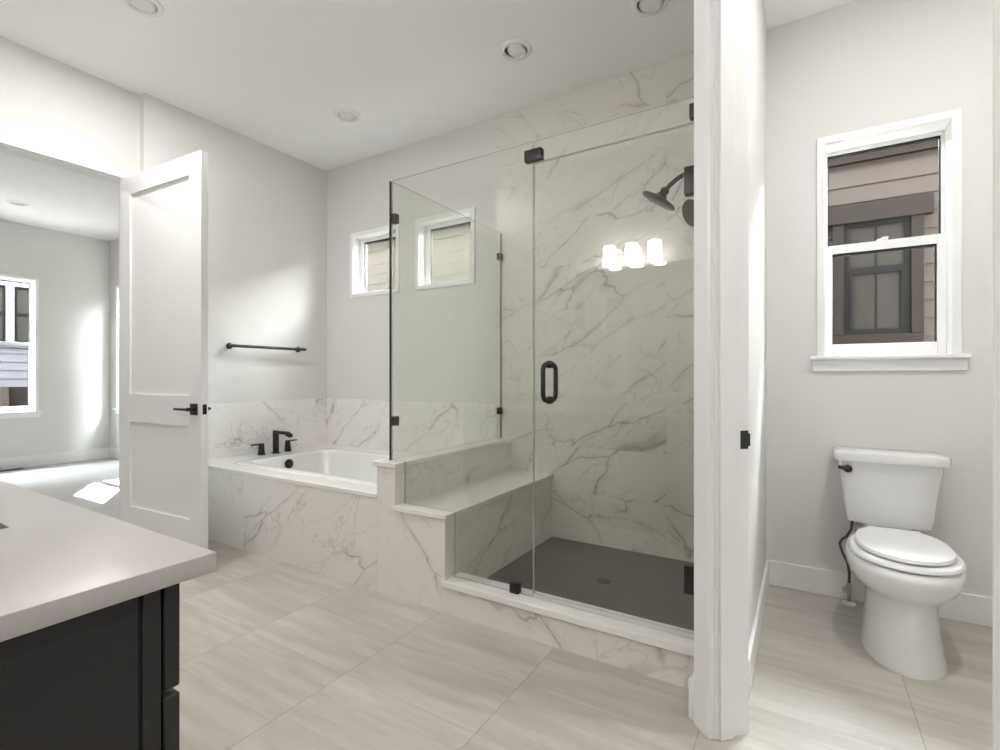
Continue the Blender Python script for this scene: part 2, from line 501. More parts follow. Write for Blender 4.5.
MB().grid_slab(wallY, [-8.50, 1.25], [0, CE], [W0, W1, W3, W5], YB, YB + 0.16).build('wall_back', M['paint'], smooth=False,
    label='long pale greige back wall with two small square windows above the tub', cat='wall', **S)
MB().box(-3.97, -3.79, 1.60, YB, 0, CE).build('wall_left', M['paint'], smooth=False, label='pale greige wall with the black towel bar beside the tub', cat='wall', **S)
MB().grid_slab(wallX, [-1.76, 1.60], [0, CE], [(0.57, 1.544, -0.01, 2.455)], -3.97, -3.85).build('wall_doorway', M['paint'], smooth=False,
    label='greige wall around the bedroom doorway with open white door', cat='wall', **S)
MB().box(-3.85, -0.30, -0.30, -0.17, 0, CE).build('wall_vanity', M['paint'], smooth=False, label='greige wall behind the vanity, seen only mirrored in the glass', cat='wall', **S)
MB().box(-3.85, 1.76, -1.76, -1.60, 0, CE).build('wall_rear', M['paint'], smooth=False, label='wall behind the photographer', cat='wall', **S)
MB().grid_slab(wallX, [-1.60, 0.60], [0, CE], [], 1.60, 1.76).build('wall_right', M['paint'], smooth=False, label='plain wall to the right of the photographer', cat='wall', **S)
MB().box(1.10, 1.25, 0.75, YB, 0, CE).build('wall_toilet_side', M['paint'], smooth=False, label='far side wall of the toilet room', cat='wall', **S)
MB().box(1.25, 1.76, 0.60, 0.75, 0, CE).build('wall_corner_return', M['paint'], smooth=False, label='short return wall beyond the toilet room', cat='wall', **S)
# bedroom shell
MB().grid_slab(wallX, [-1.76, YB], [0, CE], [W4], -8.50, -8.34).build('wall_bedroom', M['paint'], smooth=False, label='pale bedroom wall with a white double-hung window, through the doorway', cat='wall', **S)
MB().box(-8.50, -3.97, -1.92, -1.76, 0, CE).build('wall_bedroom_rear', M['paint'], smooth=False, label='rear wall of the bedroom', cat='wall', **S)

# 45-degree toilet doorway
k = math.sqrt(0.5)
P0 = Vector((-0.251, 1.663)); D = Vector((k, -k)); N = Vector((k, k))
def pd(a, b):
    q = P0 + D * a + N * b
    return (q.x, q.y)
FA = 0.018                      # drywall face behind the casing
TH = 0.152                      # far side of the wall
XS = -0.3090                   # drywall face of the shower's side wall
CW = 0.088                      # casing width
wl_c = pd(-0.098, FA)           # wall corner towards the shower
foot = [(XS, YB), (XS, wl_c[1] + 0.001), wl_c, pd(-0.018, FA), pd(-0.018, TH - 0.018), pd(-0.040, TH - 0.018), (-0.180, pd(-0.040, TH)[1] + 0.12), (-0.180, YB)]
MB().prism(foot, 'z', 0, CE).build('wall_shower_side', M['paint'], smooth=False, label='narrow angled wall end between glass shower and toilet room', cat='wall', **S)
OW = 0.727
footr = [pd(OW + 0.018, FA), pd(1.02, FA), pd(1.02, TH - 0.018), pd(OW + 0.018, TH - 0.018)]
MB().prism(footr, 'z', 0, CE).build('wall_angled', M['paint'], smooth=False, label='angled wall at the picture edge right of the toilet doorway', cat='wall', **S)
a_, b_ = pd(1.02, FA), pd(1.02, TH - 0.018)
MB().box(a_[0] - 0.02, 1.10, a_[1] - 0.03, a_[1] + 0.10, 0, CE).build('wall_beyond_doorway', M['paint'], smooth=False, label='wall continuing right beyond the toilet doorway', cat='wall', **S)
headp = [pd(-0.018, FA), pd(OW + 0.018, FA), pd(OW + 0.018, TH - 0.018), pd(-0.018, TH - 0.018)]
MB().prism(headp, 'z', 2.70, CE).build('wall_over_doorway', M['paint'], smooth=False, label='wall strip above the toilet doorway', cat='wall', **S)

MB().box(-3.97, 1.76, -1.76, YB, -0.12, 0).build('floor', M['floor'], smooth=False, label='streaked beige rectangular porcelain tile floor', cat='floor', **S)
MB().box(-8.50, -3.97, -1.92, YB, -0.12, 0).build('floor_bedroom', M['bedfloor'], smooth=False, label='pale grey plank floor of the bedroom with sun patches', cat='floor', **S)
MB().box(-8.50, 1.76, -1.92, YB + 0.16, CE, CE + 0.15).build('ceiling', M['ceiling'], smooth=False, label='smooth white ceiling with recessed downlights', cat='ceiling', **S)
MB().prism([(-8.9, YB + 0.16), (5.0, YB + 0.16), (5.0, YB + 1.30), (-0.5, YB + 1.30), (-0.5, YB + 0.40), (-4.6, YB + 0.40), (-4.6, YB + 0.66), (-8.9, YB + 0.66)], 'z', 3.20, 3.34).build('added_shading_eave', M['brown'], smooth=False, label='unseen eave added outside to cut sun and sky light at the windows', cat='roof', **S)  # added overhang, shaped to block sun and trim sky light at the windows
MB().box(-30, 14, -14, 20, -0.42, -0.30).build('ground_outside', M['ground'], smooth=False, label='gravel ground outside', cat='ground', **S)

# shower tiling
MB().box(-1.926, XS, YB - 0.011, YB, 0.0, CE).build('wall_shower_tile', M['marble'], smooth=False, label='grey-veined white marble tile wall at the back of the shower', cat='wall tile', **S)
MB().box((XS - 0.012), XS, 1.90, YB - 0.011, 0.0, CE).build('wall_shower_side_tile', M['marble'], smooth=False, label='marble tiled shower wall that carries the shower head', cat='wall tile', **S)
MB().box(-3.79, -3.778, 1.90, YB - 0.0005, 0.515, 0.937).box(-3.778, -1.926, YB - 0.012, YB, 0.515, 0.937).build('wall_tub_wainscot', M['marble_side'], bevel=0.002, seg=1,
    label='low marble tile band on the walls around the bathtub', cat='wall tile', **S)

# baseboards
def board(name, pts, h=0.132, t=0.015, label='', flip=False):
    m = MB()
    for (p, q, nrm) in pts:
        p = Vector(p); q = Vector(q); n = Vector(nrm).normalized() * t
        poly = [p, q, q + n, p + n]
        m.prism([(a.x, a.y) for a in poly], 'z', 0, h)
    return m.build(name, M['white'], bevel=0.0025, seg=1, label=label, cat='baseboard', **S)

board('baseboard_back', [((-0.180, YB), (1.10, YB), (0, -1))], label='white baseboard behind the toilet')
board('baseboard_toilet_room', [((-0.180, pd(-0.04, TH)[1] + 0.16), (-0.180, YB - 0.015), (1, 0))], label='white baseboard on the side wall left of the toilet')
board('baseboard_right', [((1.10, 1.0), (1.10, YB - 0.015), (-1, 0))], label='white baseboard on the far toilet wall')
board('baseboard_left', [((-3.79, 1.62), (-3.79, 1.885), (1, 0))], label='white baseboard behind the open door')
board('baseboard_bedroom', [((-8.34, -1.76), (-8.34, YB), (1, 0)), ((-8.325, YB), (-3.97, YB), (0, -1))], h=0.145, label='white baseboard along the bedroom walls')
bb = MB()
p, q = pd(-CW - 0.001, FA), pd(-0.098, FA)
n_ = N * -0.015
e_ = Vector((-1, 0)) * 0.015
bb.prism([p, (p[0] + n_.x, p[1] + n_.y), (q[0] + n_.x - 0.012, q[1] + n_.y + 0.004), (q[0] - 0.015, q[1] + 0.02), (q[0] - 0.015, q[1] + 0.05), (q[0] - 0.0005, q[1] + 0.05), q], 'z', 0, 0.132)
bb.build('baseboard_wall_end', M['white'], bevel=0.002, seg=1, label='short white baseboard wrapping the wall end beside the shower curb', cat='baseboard', **S)


# ------------------------------------------------------------------ toilet doorway trim
tr = empty('trim_1', (P0.x, P0.y, 0), 'white door frame of the toilet room with black strike plate', 'door frame', kind='structure')
HD = 2.66
m = MB()
ca = [(-CW, FA), (-CW, 0.004), (-CW + 0.006, 0.0), (-0.012, 0.0), (-0.006, 0.004), (-0.006, FA)]
m.prism([pd(a, b) for a, b in ca], 'z', 0, HD + CW)
cb = [(OW + CW, FA), (OW + CW, 0.004), (OW + CW - 0.006, 0.0), (OW + 0.012, 0.0), (OW + 0.006, 0.004), (OW + 0.006, FA)]
m.prism([pd(a, b) for a, b in cb][::-1], 'z', 0, HD + CW)
m.prism([pd(-0.006, FA), pd(OW + 0.006, FA), pd(OW + 0.006, 0), pd(-0.006, 0)], 'z', HD + 0.006, HD + CW)
m.build('casing', M['white'], tr, smooth=False)
m = MB()
m.prism([pd(-0.018, FA), pd(0, FA), pd(0, TH - 0.012), pd(-0.018, TH - 0.012)], 'z', 0, HD)
m.prism([pd(OW, FA), pd(OW + 0.018, FA), pd(OW + 0.018, TH - 0.012), pd(OW, TH - 0.012)], 'z', 0, HD)
m.prism([pd(-0.018, FA), pd(OW + 0.018, FA), pd(OW + 0.018, TH - 0.012), pd(-0.018, TH - 0.012)], 'z', HD, HD + 0.018)
m.build('jamb', M['white'], tr, smooth=False)
m = MB()
m.prism([pd(0, FA + 0.012), pd(0.011, FA + 0.012), pd(0.011, FA + 0.062), pd(0, FA + 0.062)], 'z', 0, HD)
m.prism([pd(OW - 0.011, FA + 0.012), pd(OW, FA + 0.012), pd(OW, FA + 0.062), pd(OW - 0.011, FA + 0.062)], 'z', 0, HD)
m.prism([pd(0.011, FA + 0.012), pd(OW - 0.011, FA + 0.012), pd(OW - 0.011, FA + 0.062), pd(0.011, FA + 0.062)], 'z', HD - 0.011, HD)
m.build('door_stop', M['white'], tr, bevel=0.002, seg=1)
m = MB()
zs = 0.936
for (b0, b1, z0, z1) in ((0.110, 0.138, zs - 0.029, zs - 0.012), (0.110, 0.138, zs + 0.012, zs + 0.029), (0.110, 0.115, zs - 0.012, zs + 0.012), (0.127, 0.138, zs - 0.012, zs + 0.012)):
    m.prism([pd(0, b0), pd(0.0018, b0), pd(0.0018, b1), pd(0, b1)], 'z', z0, z1)
m.prism([pd(0.0004, 0.115), pd(0.0009, 0.115), pd(0.0009, 0.127), pd(0.0004, 0.127)], 'z', zs - 0.012, zs + 0.012)
m.prism([pd(0, 0.138), pd(0.002, 0.138), pd(0.004, 0.143), pd(0.002, 0.144)], 'z', zs - 0.02, zs + 0.02)
m.build('strike_plate', M['black'], tr, smooth=False, label='black strike plate')

# ------------------------------------------------------------------ bedroom doorway trim + open door
XD = -3.85
tr = empty('trim_2', (XD, 1.02, 0), 'white casing around the bedroom doorway', 'door frame', kind='structure')
m = MB()
m.box(XD, XD + 0.018, 1.532, 1.597, 0, 2.516).box(XD, XD + 0.018, 0.508, 0.582, 0, 2.516).box(XD, XD + 0.018, 0.582, 1.532, 2.446, 2.516)
m.build('casing', M['white'], tr, bevel=0.003, seg=1)
m = MB()
m.box(XD - 0.12, XD - 0.0001, 1.526, 1.544, 0, 2.44).box(XD - 0.12, XD - 0.0001, 0.57, 0.588, 0, 2.44).box(XD - 0.12, XD - 0.0001, 0.57, 1.544, 2.44, 2.455)
m.build('jamb', M['white'], tr, smooth=False)
m = MB()
m.box(XD - 0.138, XD - 0.12, 1.532, 1.607, 0, 2.516).box(XD - 0.138, XD - 0.12, 0.508, 0.582, 0, 2.516).box(XD - 0.138, XD - 0.12, 0.582, 1.532, 2.446, 2.516)
m.build('casing', M['white'], tr, bevel=0.003, seg=1)

L = 0.895
dr = empty('door_1', (XD + 0.008, 1.484, 0.0), 'white two-panel door standing open with black lever handle', 'door', kind='structure', rz=math.radians(3.2))
m = MB()
st = 0.118
holes = [(st, L - st, 0.300, 0.845), (st, L - st, 1.026, 2.318)]
m.grid_slab(wallY, [0.0, L], [0.012, 2.436], holes, 0.0, 0.04)
for h in holes:
    m.box(h[0] - 0.001, h[1] + 0.001, 0.012, 0.028, h[2] - 0.001, h[3] + 0.001)
m.build('door_slab', M['white'], dr, smooth=False, local=True)
zh = 0.948
def lever(sy, y0):
    m = MB()
    xc = L - 0.066
    m.box(xc - 0.033, xc + 0.033, min(y0, y0 + sy * 0.009), max(y0, y0 + sy * 0.009), zh - 0.033, zh + 0.033)
    m.tube([(xc, y0 + sy * 0.008, zh), (xc, y0 + sy * 0.045, zh)], 0.011)
    yb = y0 + sy * 0.044
    m.box(xc - 0.125, xc + 0.012, yb - 0.007, yb + 0.007, zh - 0.007, zh + 0.007)
    return m.build('door_handle', M['black'], dr, bevel=0.0025, local=True, label='black square-rose lever handle')
lever(-1, 0.0); lever(1, 0.04)
m = MB().box(L - 0.0005, L + 0.0015, 0.008, 0.032, zh - 0.029, zh + 0.029).box(L + 0.001, L + 0.011, 0.014, 0.026, zh - 0.010, zh + 0.010)
m.build('latch_plate', M['black'], dr, bevel=0.001, seg=1, local=True, label='black latch plate')
for zc in (0.25, 1.22, 2.2):
    m = MB().tube([(-0.003, 0.043, zc - 0.05), (-0.003, 0.043, zc + 0.05)], 0.006, 10)
    m.build('hinge', M['black'], dr, local=True)


# ------------------------------------------------------------------ windows
def window(name, wh, mapf, label, casing=0.032, sill=False, kind='fixed', pane=M['pane'], depth=0.16, fd=0.075):
    """wh=(a0,a1,z0,z1); mapf(a, depth, z) -> xyz with depth positive to the outside, 0 = room face"""
    a0, a1, z0, z1 = wh
    root = empty(name, mapf((a0 + a1) / 2, 0.0, z0), label, 'window', kind='structure')
    def bx(m, A0, A1, d0, d1, Z0, Z1):
        p = mapf(A0, d0, Z0); q = mapf(A1, d1, Z1)
        m.box(min(p[0], q[0]), max(p[0], q[0]), min(p[1], q[1]), max(p[1], q[1]), min(p[2], q[2]), max(p[2], q[2]))
    m = MB(); t = 0.012; c = casing
    bx(m, a0 - c, a0 + 0.004, -t, 0, z0 - (0 if sill else c), z1 + c)
    bx(m, a1 - 0.004, a1 + c, -t, 0, z0 - (0 if sill else c), z1 + c)
    bx(m, a0 + 0.004, a1 - 0.004, -t, 0, z1 - 0.004, z1 + c)
    if not sill: bx(m, a0 + 0.004, a1 - 0.004, -t, 0, z0 - c, z0 + 0.004)
    m.build('casing', M['vinyl'], root, bevel=0.002, seg=1)
    m = MB()
    bx(m, a0, a0 + 0.004, 0, depth - 0.03, z0, z1); bx(m, a1 - 0.004, a1, 0, depth - 0.03, z0, z1)
    bx(m, a0, a1, 0, depth - 0.03, z1 - 0.004, z1); bx(m, a0, a1, 0, depth - 0.03, z0, z0 + 0.004)
    m.build('window_lining', M['vinyl'], root, smooth=False)
    if sill:
        m = MB()
        bx(m, a0 - c - 0.026, a1 + c + 0.026, -0.045, 0.0, z0 - 0.016, z0 + 0.004)
        m.build('sill', M['vinyl'], root, bevel=0.004)
        m = MB()
        bx(m, a0 - c - 0.018, a1 + c + 0.018, -0.015, 0.0, z0 - 0.074, z0 - 0.016)
        m.build('apron', M['vinyl'], root, bevel=0.002, seg=1)
    def sash(A0, A1, Z0, Z1, sw, bw, tw, d, glz, th=0.028):
        m = MB()
        bx(m, A0, A0 + sw, d, d + th, Z0, Z1); bx(m, A1 - sw, A1, d, d + th, Z0, Z1)
        bx(m, A0 + sw, A1 - sw, d, d + th, Z0, Z0 + bw); bx(m, A0 + sw, A1 - sw, d, d + th, Z1 - tw, Z1)
        s = m.build('sash', M['vinyl'], root, bevel=0.002, seg=1)
        m = MB(); g = 0.006
        bx(m, A0 + sw, A0 + sw + g, d + 0.008, d + th - 0.004, Z0 + bw, Z1 - tw); bx(m, A1 - sw - g, A1 - sw, d + 0.008, d + th - 0.004, Z0 + bw, Z1 - tw)
        bx(m, A0 + sw + g, A1 - sw - g, d + 0.008, d + th - 0.004, Z1 - tw - 2 * g, Z1 - tw)
        m.build('gasket', M['gasket'], s, smooth=False)
        m = MB(); bx(m, A0 + sw, A1 - sw, d + 0.013, d + 0.017, Z0 + bw, Z1 - tw)
        m.build('glass_pane', glz, s, smooth=False)
    if kind == 'fixed':
        sash(a0 + 0.004, a1 - 0.004, z0 + 0.004, z1 - 0.004, 0.048, 0.014, 0.034, fd, pane)
    else:
        zm = z0 + (z1 - z0) * 0.512
        sash(a0 + 0.004, a1 - 0.004, zm, z1 - 0.004, 0.015, 0.022, 0.020, fd + 0.035, pane)
        sash(a0 + 0.004, a1 - 0.004, z0 + 0.004, zm + 0.024, 0.036, 0.064, 0.045, fd, pane)
        m = MB(); ac = (a0 + a1) / 2
        bx(m, ac - 0.022, ac + 0.022, fd - 0.002, fd + 0.024, zm + 0.024, zm + 0.034)
        bx(m, ac - 0.004, ac + 0.026, fd + 0.002, fd + 0.014, zm + 0.034, zm + 0.042)
        m.build('sash_lock', M['vinyl'], root, bevel=0.002, seg=1)
    return root

my = lambda a, d, z: (a, YB + d, z)
mxb = lambda a, d, z: (-8.34 - d, a, z)
window('window_1', W0, my, 'small square white window nearest the corner above the tub', pane=M['obscure'])
window('window_2', W1, my, 'small square white window seen wholly through the shower glass', pane=M['obscure'])
window('window_3', W3, my, 'white double-hung window above the toilet, brown house outside', sill=True, kind='hung', fd=0.085)
window('window_4', W4, mxb, 'white double-hung bedroom window at the left picture edge', sill=True, kind='hung')
window('window_5', W5, my, 'bedroom window hidden behind the open door, letting sun in', sill=True, kind='hung')

# ------------------------------------------------------------------ tub surround, half wall, bench, curb
YF = 1.90
ts = empty('tub_surround', (-2.86, 2.5, 0), 'marble-tiled tub surround with white deck against the back wall', 'tub surround')
MB().box(-3.79, -1.927, YF, YF + 0.04, 0.0, 0.495).build('apron', M['marble_front'], ts, smooth=False, label='veined marble front panel')
BX0, BX1, BY0, BY1 = -3.43, -2.03, 2.085, 2.815          # basin opening
MB().grid_slab(slabZ, [-3.778, -1.927], [YF - 0.006, YB - 0.012], [(BX0 - 0.02, BX1 + 0.02, BY0 - 0.02, BY1 + 0.02)], 0.495, 0.517).build('deck', M['quartz'], ts, bevel=0.002, seg=1, label='white deck slab')

# bathtub: rolled rim and rounded basin
def rrect(x0, x1, y0, y1, r, z, n=8):
    pts = []
    for (cx, cy, a0) in ((x1 - r, y1 - r, 0), (x0 + r, y1 - r, 90), (x0 + r, y0 + r, 180), (x1 - r, y0 + r, 270)):
        for i in range(n + 1):
            a = math.radians(a0 + 90 * i / n)
            pts.append((cx + r * math.cos(a), cy + r * math.sin(a), z))
    return pts
tub = empty('bathtub', ((BX0 + BX1) / 2, (BY0 + BY1) / 2, 0.08), 'white drop-in bathtub with smooth oval-cornered basin', 'bathtub')
m = MB()
def off(d, z, r, lx=0.0, rx=0.0): return rrect(BX0 + d + lx, BX1 - d - rx, BY0 + d, BY1 - d, r, z)
m.rings([off(-0.068, 0.517, 0.08), off(-0.068, 0.523, 0.08), off(-0.062, 0.527, 0.08), off(-0.01, 0.528, 0.11), off(0.0, 0.526, 0.12), off(0.006, 0.518, 0.13), off(0.018, 0.44, 0.15),
         off(0.04, 0.25, 0.17, 0.02, 0.05), off(0.075, 0.15, 0.17, 0.03, 0.08), off(0.13, 0.112, 0.16, 0.04, 0.1), off(0.2, 0.105, 0.12, 0.05, 0.12)], close_start=False)
m.build('basin', M['acrylic'], tub, sub=1)
m = MB().lathe([(0.030, 0), (0.036, 0.003), (0.036, 0.010), (0.030, 0.014), (0.0, 0.015)], (BX0 + 0.018, 2.43, 0.462), (1, 0, 0.12), 24)
m.build('overflow_cover', M['black'], tub, label='black round overflow cover')
m = MB().lathe([(0.034, 0), (0.034, 0.004), (0.026, 0.007), (0.0, 0.007)], (BX0 + 0.42, 2.45, 0.106), (0, 0, 1), 24)
m.build('drain', M['black'], tub, label='black tub drain')

# deck-mounted faucet set
fz = 0.517
fa = empty('tub_faucet', (-3.655, 2.487, fz), 'matte black tub filler with two lever handles on the deck', 'faucet')
m = MB()
m.box(-3.682, -3.628, 2.462, 2.512, fz, fz + 0.008)
m.box(-3.675, -3.637, 2.470, 2.504, fz + 0.008, 0.702)
m.box(-3.640, -3.515, 2.472, 2.502, 0.676, 0.700)
m.add([(-3.515, 2.470, 0.702), (-3.515, 2.504, 0.702), (-3.46, 2.504, 0.682), (-3.46, 2.470, 0.682), (-3.515, 2.470, 0.668), (-3.515, 2.504, 0.668), (-3.465, 2.504, 0.656), (-3.465, 2.470, 0.656)],
      [(0, 1, 2, 3), (7, 6, 5, 4), (0, 3, 7, 4), (1, 5, 6, 2), (0, 4, 5, 1), (3, 2, 6, 7)])
m.build('spout', M['black'], fa, bevel=0.003)
for yc, sgn in ((2.370, -1), (2.605, 1)):
    m = MB()
    m.box(-3.692, -3.646, yc - 0.023, yc + 0.023, fz, fz + 0.006)
    m.add([(-3.688, yc - 0.019, fz + .006), (-3.650, yc - 0.019, fz + .006), (-3.650, yc + 0.019, fz + .006), (-3.688, yc + 0.019, fz + .006),
           (-3.684, yc - 0.015, fz + .082), (-3.654, yc - 0.015, fz + .082), (-3.654, yc + 0.015, fz + .082), (-3.684, yc + 0.015, fz + .082)],
          [(3, 2, 1, 0), (4, 5, 6, 7), (0, 1, 5, 4), (1, 2, 6, 5), (2, 3, 7, 6), (3, 0, 4, 7)])
    y_a, y_b = sorted((yc - sgn * 0.016, yc + sgn * 0.082))
    m.box(-3.681, -3.657, y_a, y_b, fz + 0.082, fz + 0.092)
    m.build('lever_handle', M['black'], fa, bevel=0.002)

# half wall between tub and shower
pw = empty('wall_half', (-1.864, 2.5, 0), 'low marble half wall with white cap between tub and shower', 'half wall', kind='structure')
PX0, PX1, PZ = -1.927, -1.796, 0.666
m = MB().box(PX0, PX1, YF, YB - 0.012, 0, PZ)
m.build('half_wall_body', M['marble_front'], pw, smooth=False)
MB().box(PX0 - 0.026, PX1 + 0.010, YF - 0.012, YB - 0.012, PZ, PZ + 0.024).build('cap', M['quartz'], pw, bevel=0.002, seg=1, label='white quartz cap')
MB().box(PX1 - 0.018, PX1 + 0.001, YF - 0.004, YF + 0.01, 0.473, PZ).build('edge_trim', M['quartz'], pw, bevel=0.001, seg=1, label='white edge strip')

be = empty('shower_bench', (-1.635, 2.5, 0), 'marble shower bench with white seat slab beside the half wall', 'bench')
BE1, BZ = -1.475, 0.449
MB().box(PX1, BE1, YF, YB - 0.012, 0, BZ).build('bench_body', M['marble_front'], be, smooth=False)
MB().box(PX1 - 0.018, BE1 + 0.012, YF - 0.012, YF + 0.02, BZ, BZ + 0.024).box(PX1, BE1 + 0.012, YF + 0.02, YB - 0.012, BZ, BZ + 0.024).build('seat_slab', M['quartz'], be, bevel=0.002, seg=1, label='white quartz seat')
MB().box(BE1 - 0.018, BE1 + 0.001, YF - 0.004, YF + 0.01, 0.150, BZ).build('edge_trim', M['quartz'], be, bevel=0.001, seg=1, label='white edge strip')

cu = empty('curb', (-0.92, 1.96, 0), 'low marble shower curb with white threshold slab', 'shower curb', kind='structure')
MB().box(BE1, XS, YF, YF + 0.115, 0, 0.126).build('curb_body', M['marble_front'], cu, smooth=False)
MB().box(BE1 - 0.018, XS, YF - 0.014, YF + 0.125, 0.126, 0.157).build('threshold', M['quartz'], cu, bevel=0.003, seg=1, label='white threshold slab')

MB().box(BE1, (XS - 0.012), YF + 0.115, YB - 0.011, 0.0, 0.042).build('floor_shower', M['pan'], smooth=False, label='dark grey textured shower floor inside the glass', cat='shower floor', **S)
m = MB().lathe([(0.037, 0), (0.037, 0.003), (0.033, 0.0042), (0.0, 0.0042)], (-0.917, 2.563, 0.042), (0, 0, 1), 28)
dn = m.build('shower_drain', M['drain'], label='small round bronze drain in the shower floor', cat='drain')
m = MB()
for i in range(-2, 3):
    w = math.sqrt(0.028 ** 2 - (i * 0.010) ** 2)
    m.box(-0.917 - w, -0.917 + w, 2.563 + i * 0.010 - 0.0018, 2.563 + i * 0.010 + 0.0018, 0.0460, 0.0468)
m.build('slots', M['gasket'], dn, smooth=False)

# ------------------------------------------------------------------ shower glass
YG = 1.955; GT = 0.010
GTOP = 2.180; DT = 2.083
XJ = -1.026; XL = -1.888; XR = -0.3225
def glass_poly(name, poly, axis, a, b, parent, edge=M['glass_edge'], **kw):
    return MB().prism(poly, axis, a, b, capmi=0, sidemi=1).build(name, [M['glass'], edge], parent, smooth=False, **kw)

def clamp(parent, x0, x1, y0, y1, z0, z1, name='clamp'):
    return MB().box(x0, x1, y0, y1, z0, z1).build(name, M['black'], parent, bevel=0.003, label='black metal ' + name)

fp = empty('shower_screen', (-1.45, YG, 0.157), 'fixed clear glass panel notched over half wall, bench and curb', 'glass panel')
g0 = 0.002
poly = [(XL, 0.690 + g0), (PX1 + 0.010 + g0, 0.690 + g0), (PX1 + 0.010 + g0, 0.473 + g0), (BE1 + 0.012 + g0, 0.473 + g0), (BE1 + 0.012 + g0, 0.157 + g0), (XJ - 0.003, 0.157 + g0), (XJ - 0.003, GTOP), (XL, GTOP)]
glass_poly('pane', poly, 'y', YG, YG + GT, fp)
# dark caulk / edge line down the free corner
MB().box(XL - 0.0015, XL, YG - 0.002, YG + GT + 0.004, 0.69, GTOP).build('corner_seal', M['glass_edge_dark'], fp, smooth=False, label='dark corner seal')
clamp(fp, -1.142, -1.096, YG - 0.012, YG + GT + 0.012, 0.157, 0.205)
clamp(fp, XJ - 0.040, XJ + 0.044, YG - 0.012, YG + GT + 0.012, 2.091, 2.142)

sp = empty('side_screen', (XL, 2.5, 0.69), 'clear glass side panel standing on the half wall beside the tub', 'glass panel')
glass_poly('pane', [(YG + GT + 0.002, 0.692), (YB - 0.016, 0.692), (YB - 0.016, GTOP), (YG + GT + 0.002, GTOP)], 'x', XL, XL + GT, sp)
MB().box(XL, XL + 0.008, YB - 0.016, YB - 0.012, 0.692, GTOP).build('wall_seal', M['glass_edge_dark'], sp, smooth=False, label='dark seal against the tile')
for zc in (1.985, 0.899):
    clamp(sp, XL - 0.014, XL + 0.026, YG + GT + 0.001, YG + GT + 0.036, zc - 0.025, zc + 0.025)
for zc in (2.005, 0.890):
    clamp(sp, XL - 0.010, XL + 0.020, YB - 0.052, YB - 0.013, zc - 0.024, zc + 0.024)

tp = empty('glass_transom', (-0.70, YG, DT), 'narrow clear glass transom above the shower door', 'glass panel')
glass_poly('pane', [(XJ + 0.003, DT + 0.002), (XR, DT + 0.002), (XR, GTOP), (XJ + 0.003, GTOP)], 'y', YG, YG + GT, tp)
MB().box(XJ + 0.003, XR, YG, YG + GT, DT - 0.0005, DT + 0.002).build('seal', M['glass_edge'], tp, smooth=False)
clamp(tp, XR - 0.044, XR, YG - 0.012, YG + GT + 0.012, 2.098, 2.152)

sd = empty('glass_shower_door', (-0.70, YG, 0.165), 'frameless clear glass shower door with black pull handle and hinges', 'shower door')
DB = 0.166
glass_poly('pane', [(XJ + 0.003, DB), (XR - 0.006, DB), (XR - 0.006, DT - 0.003), (XJ + 0.003, DT - 0.003)], 'y', YG, YG + GT, sd)
MB().box(XJ + 0.003, XR - 0.006, YG - 0.003, YG + GT + 0.003, DB - 0.007, DB + 0.010).build('sweep', M['sweep'], sd, smooth=False, label='pale bottom sweep')
MB().box(XJ - 0.002, XJ + 0.003, YG + 0.001, YG + GT + 0.003, DB, DT - 0.003).build('edge_seal', M['glass_edge'], sd, smooth=False)
for zc in (0.378, 1.868):
    clamp(sd, XR - 0.062, XR + 0.001, YG - 0.014, YG + GT + 0.014, zc - 0.052, zc + 0.052, 'hinge')
m = MB()
hx, hz0, hz1 = -0.948, 1.034, 1.190
for sy, y0 in ((-1, YG), (1, YG + GT)):
    pth = [(hx, y0, hz0)]
    for (cz, a0, a1) in ((hz0, 0, 90), (hz1, 90, 180)):
        for i in range(7):
            a = math.radians(a0 + (a1 - a0) * i / 6)
            r = 0.030
            if cz == hz0: pth.append((hx, y0 + sy * (0.028 + r * math.sin(a)), hz0 + r - r * math.cos(a)))
            else: pth.append((hx, y0 + sy * (0.028 + r * math.sin(a)), hz1 - r - r * math.cos(a)))
    pth.append((hx, y0, hz1))
    m.tube(pth, 0.0105, 14)
    for zc in (hz0, hz1):
        m.lathe([(0.017, 0), (0.017, 0.006), (0.012, 0.009)], (hx, y0, zc), (0, sy, 0), 18)
m.build('pull_handle', M['black'], sd, label='black back-to-back pull handle')

# ------------------------------------------------------------------ shower heads
sh = empty('shower_sprayer', ((XS - 0.012), 2.55, 2.13), 'dark round shower head on a curved arm inside the shower', 'shower head')
m = MB().lathe([(0.032, 0), (0.032, 0.006), (0.018, 0.014), (0.0, 0.016)], ((XS - 0.012), 2.55, 2.135), (-1, 0, 0), 24)
m.build('wall_flange', M['oil'], sh)
m = MB().tube([(-0.366, 2.55, 2.135), (-0.46, 2.55, 2.135), (-0.505, 2.55, 2.128), (-0.54, 2.55, 2.112), (-0.57, 2.55, 2.09), (-0.598, 2.55, 2.064)], 0.0115, 14)
m.build('arm', M['oil'], sh)
ax = Vector((-0.56, 0, -0.83)).normalized()
c0 = Vector((-0.594, 2.55, 2.068))
m = MB().lathe([(0.012, -0.012), (0.020, -0.006), (0.022, 0.010), (0.018, 0.016), (0.024, 0.022), (0.030, 0.034), (0.060, 0.042), (0.086, 0.048), (0.091, 0.054), (0.091, 0.062), (0.086, 0.065), (0.0, 0.066)], c0, ax, 40)
m.build('head', M['oil'], sh, label='round shower head disc')
hs_ = empty('hand_shower', ((XS - 0.012), 2.62, 1.90), 'dark hand shower below the shower head, half hidden by wall', 'hand shower')
m = MB().lathe([(0.028, 0), (0.028, 0.008), (0.016, 0.02), (0.016, 0.07), (0.0, 0.072)], ((XS - 0.012), 2.62, 1.93), (-1, 0, 0.1), 20)
m.build('bracket', M['oil'], hs_)
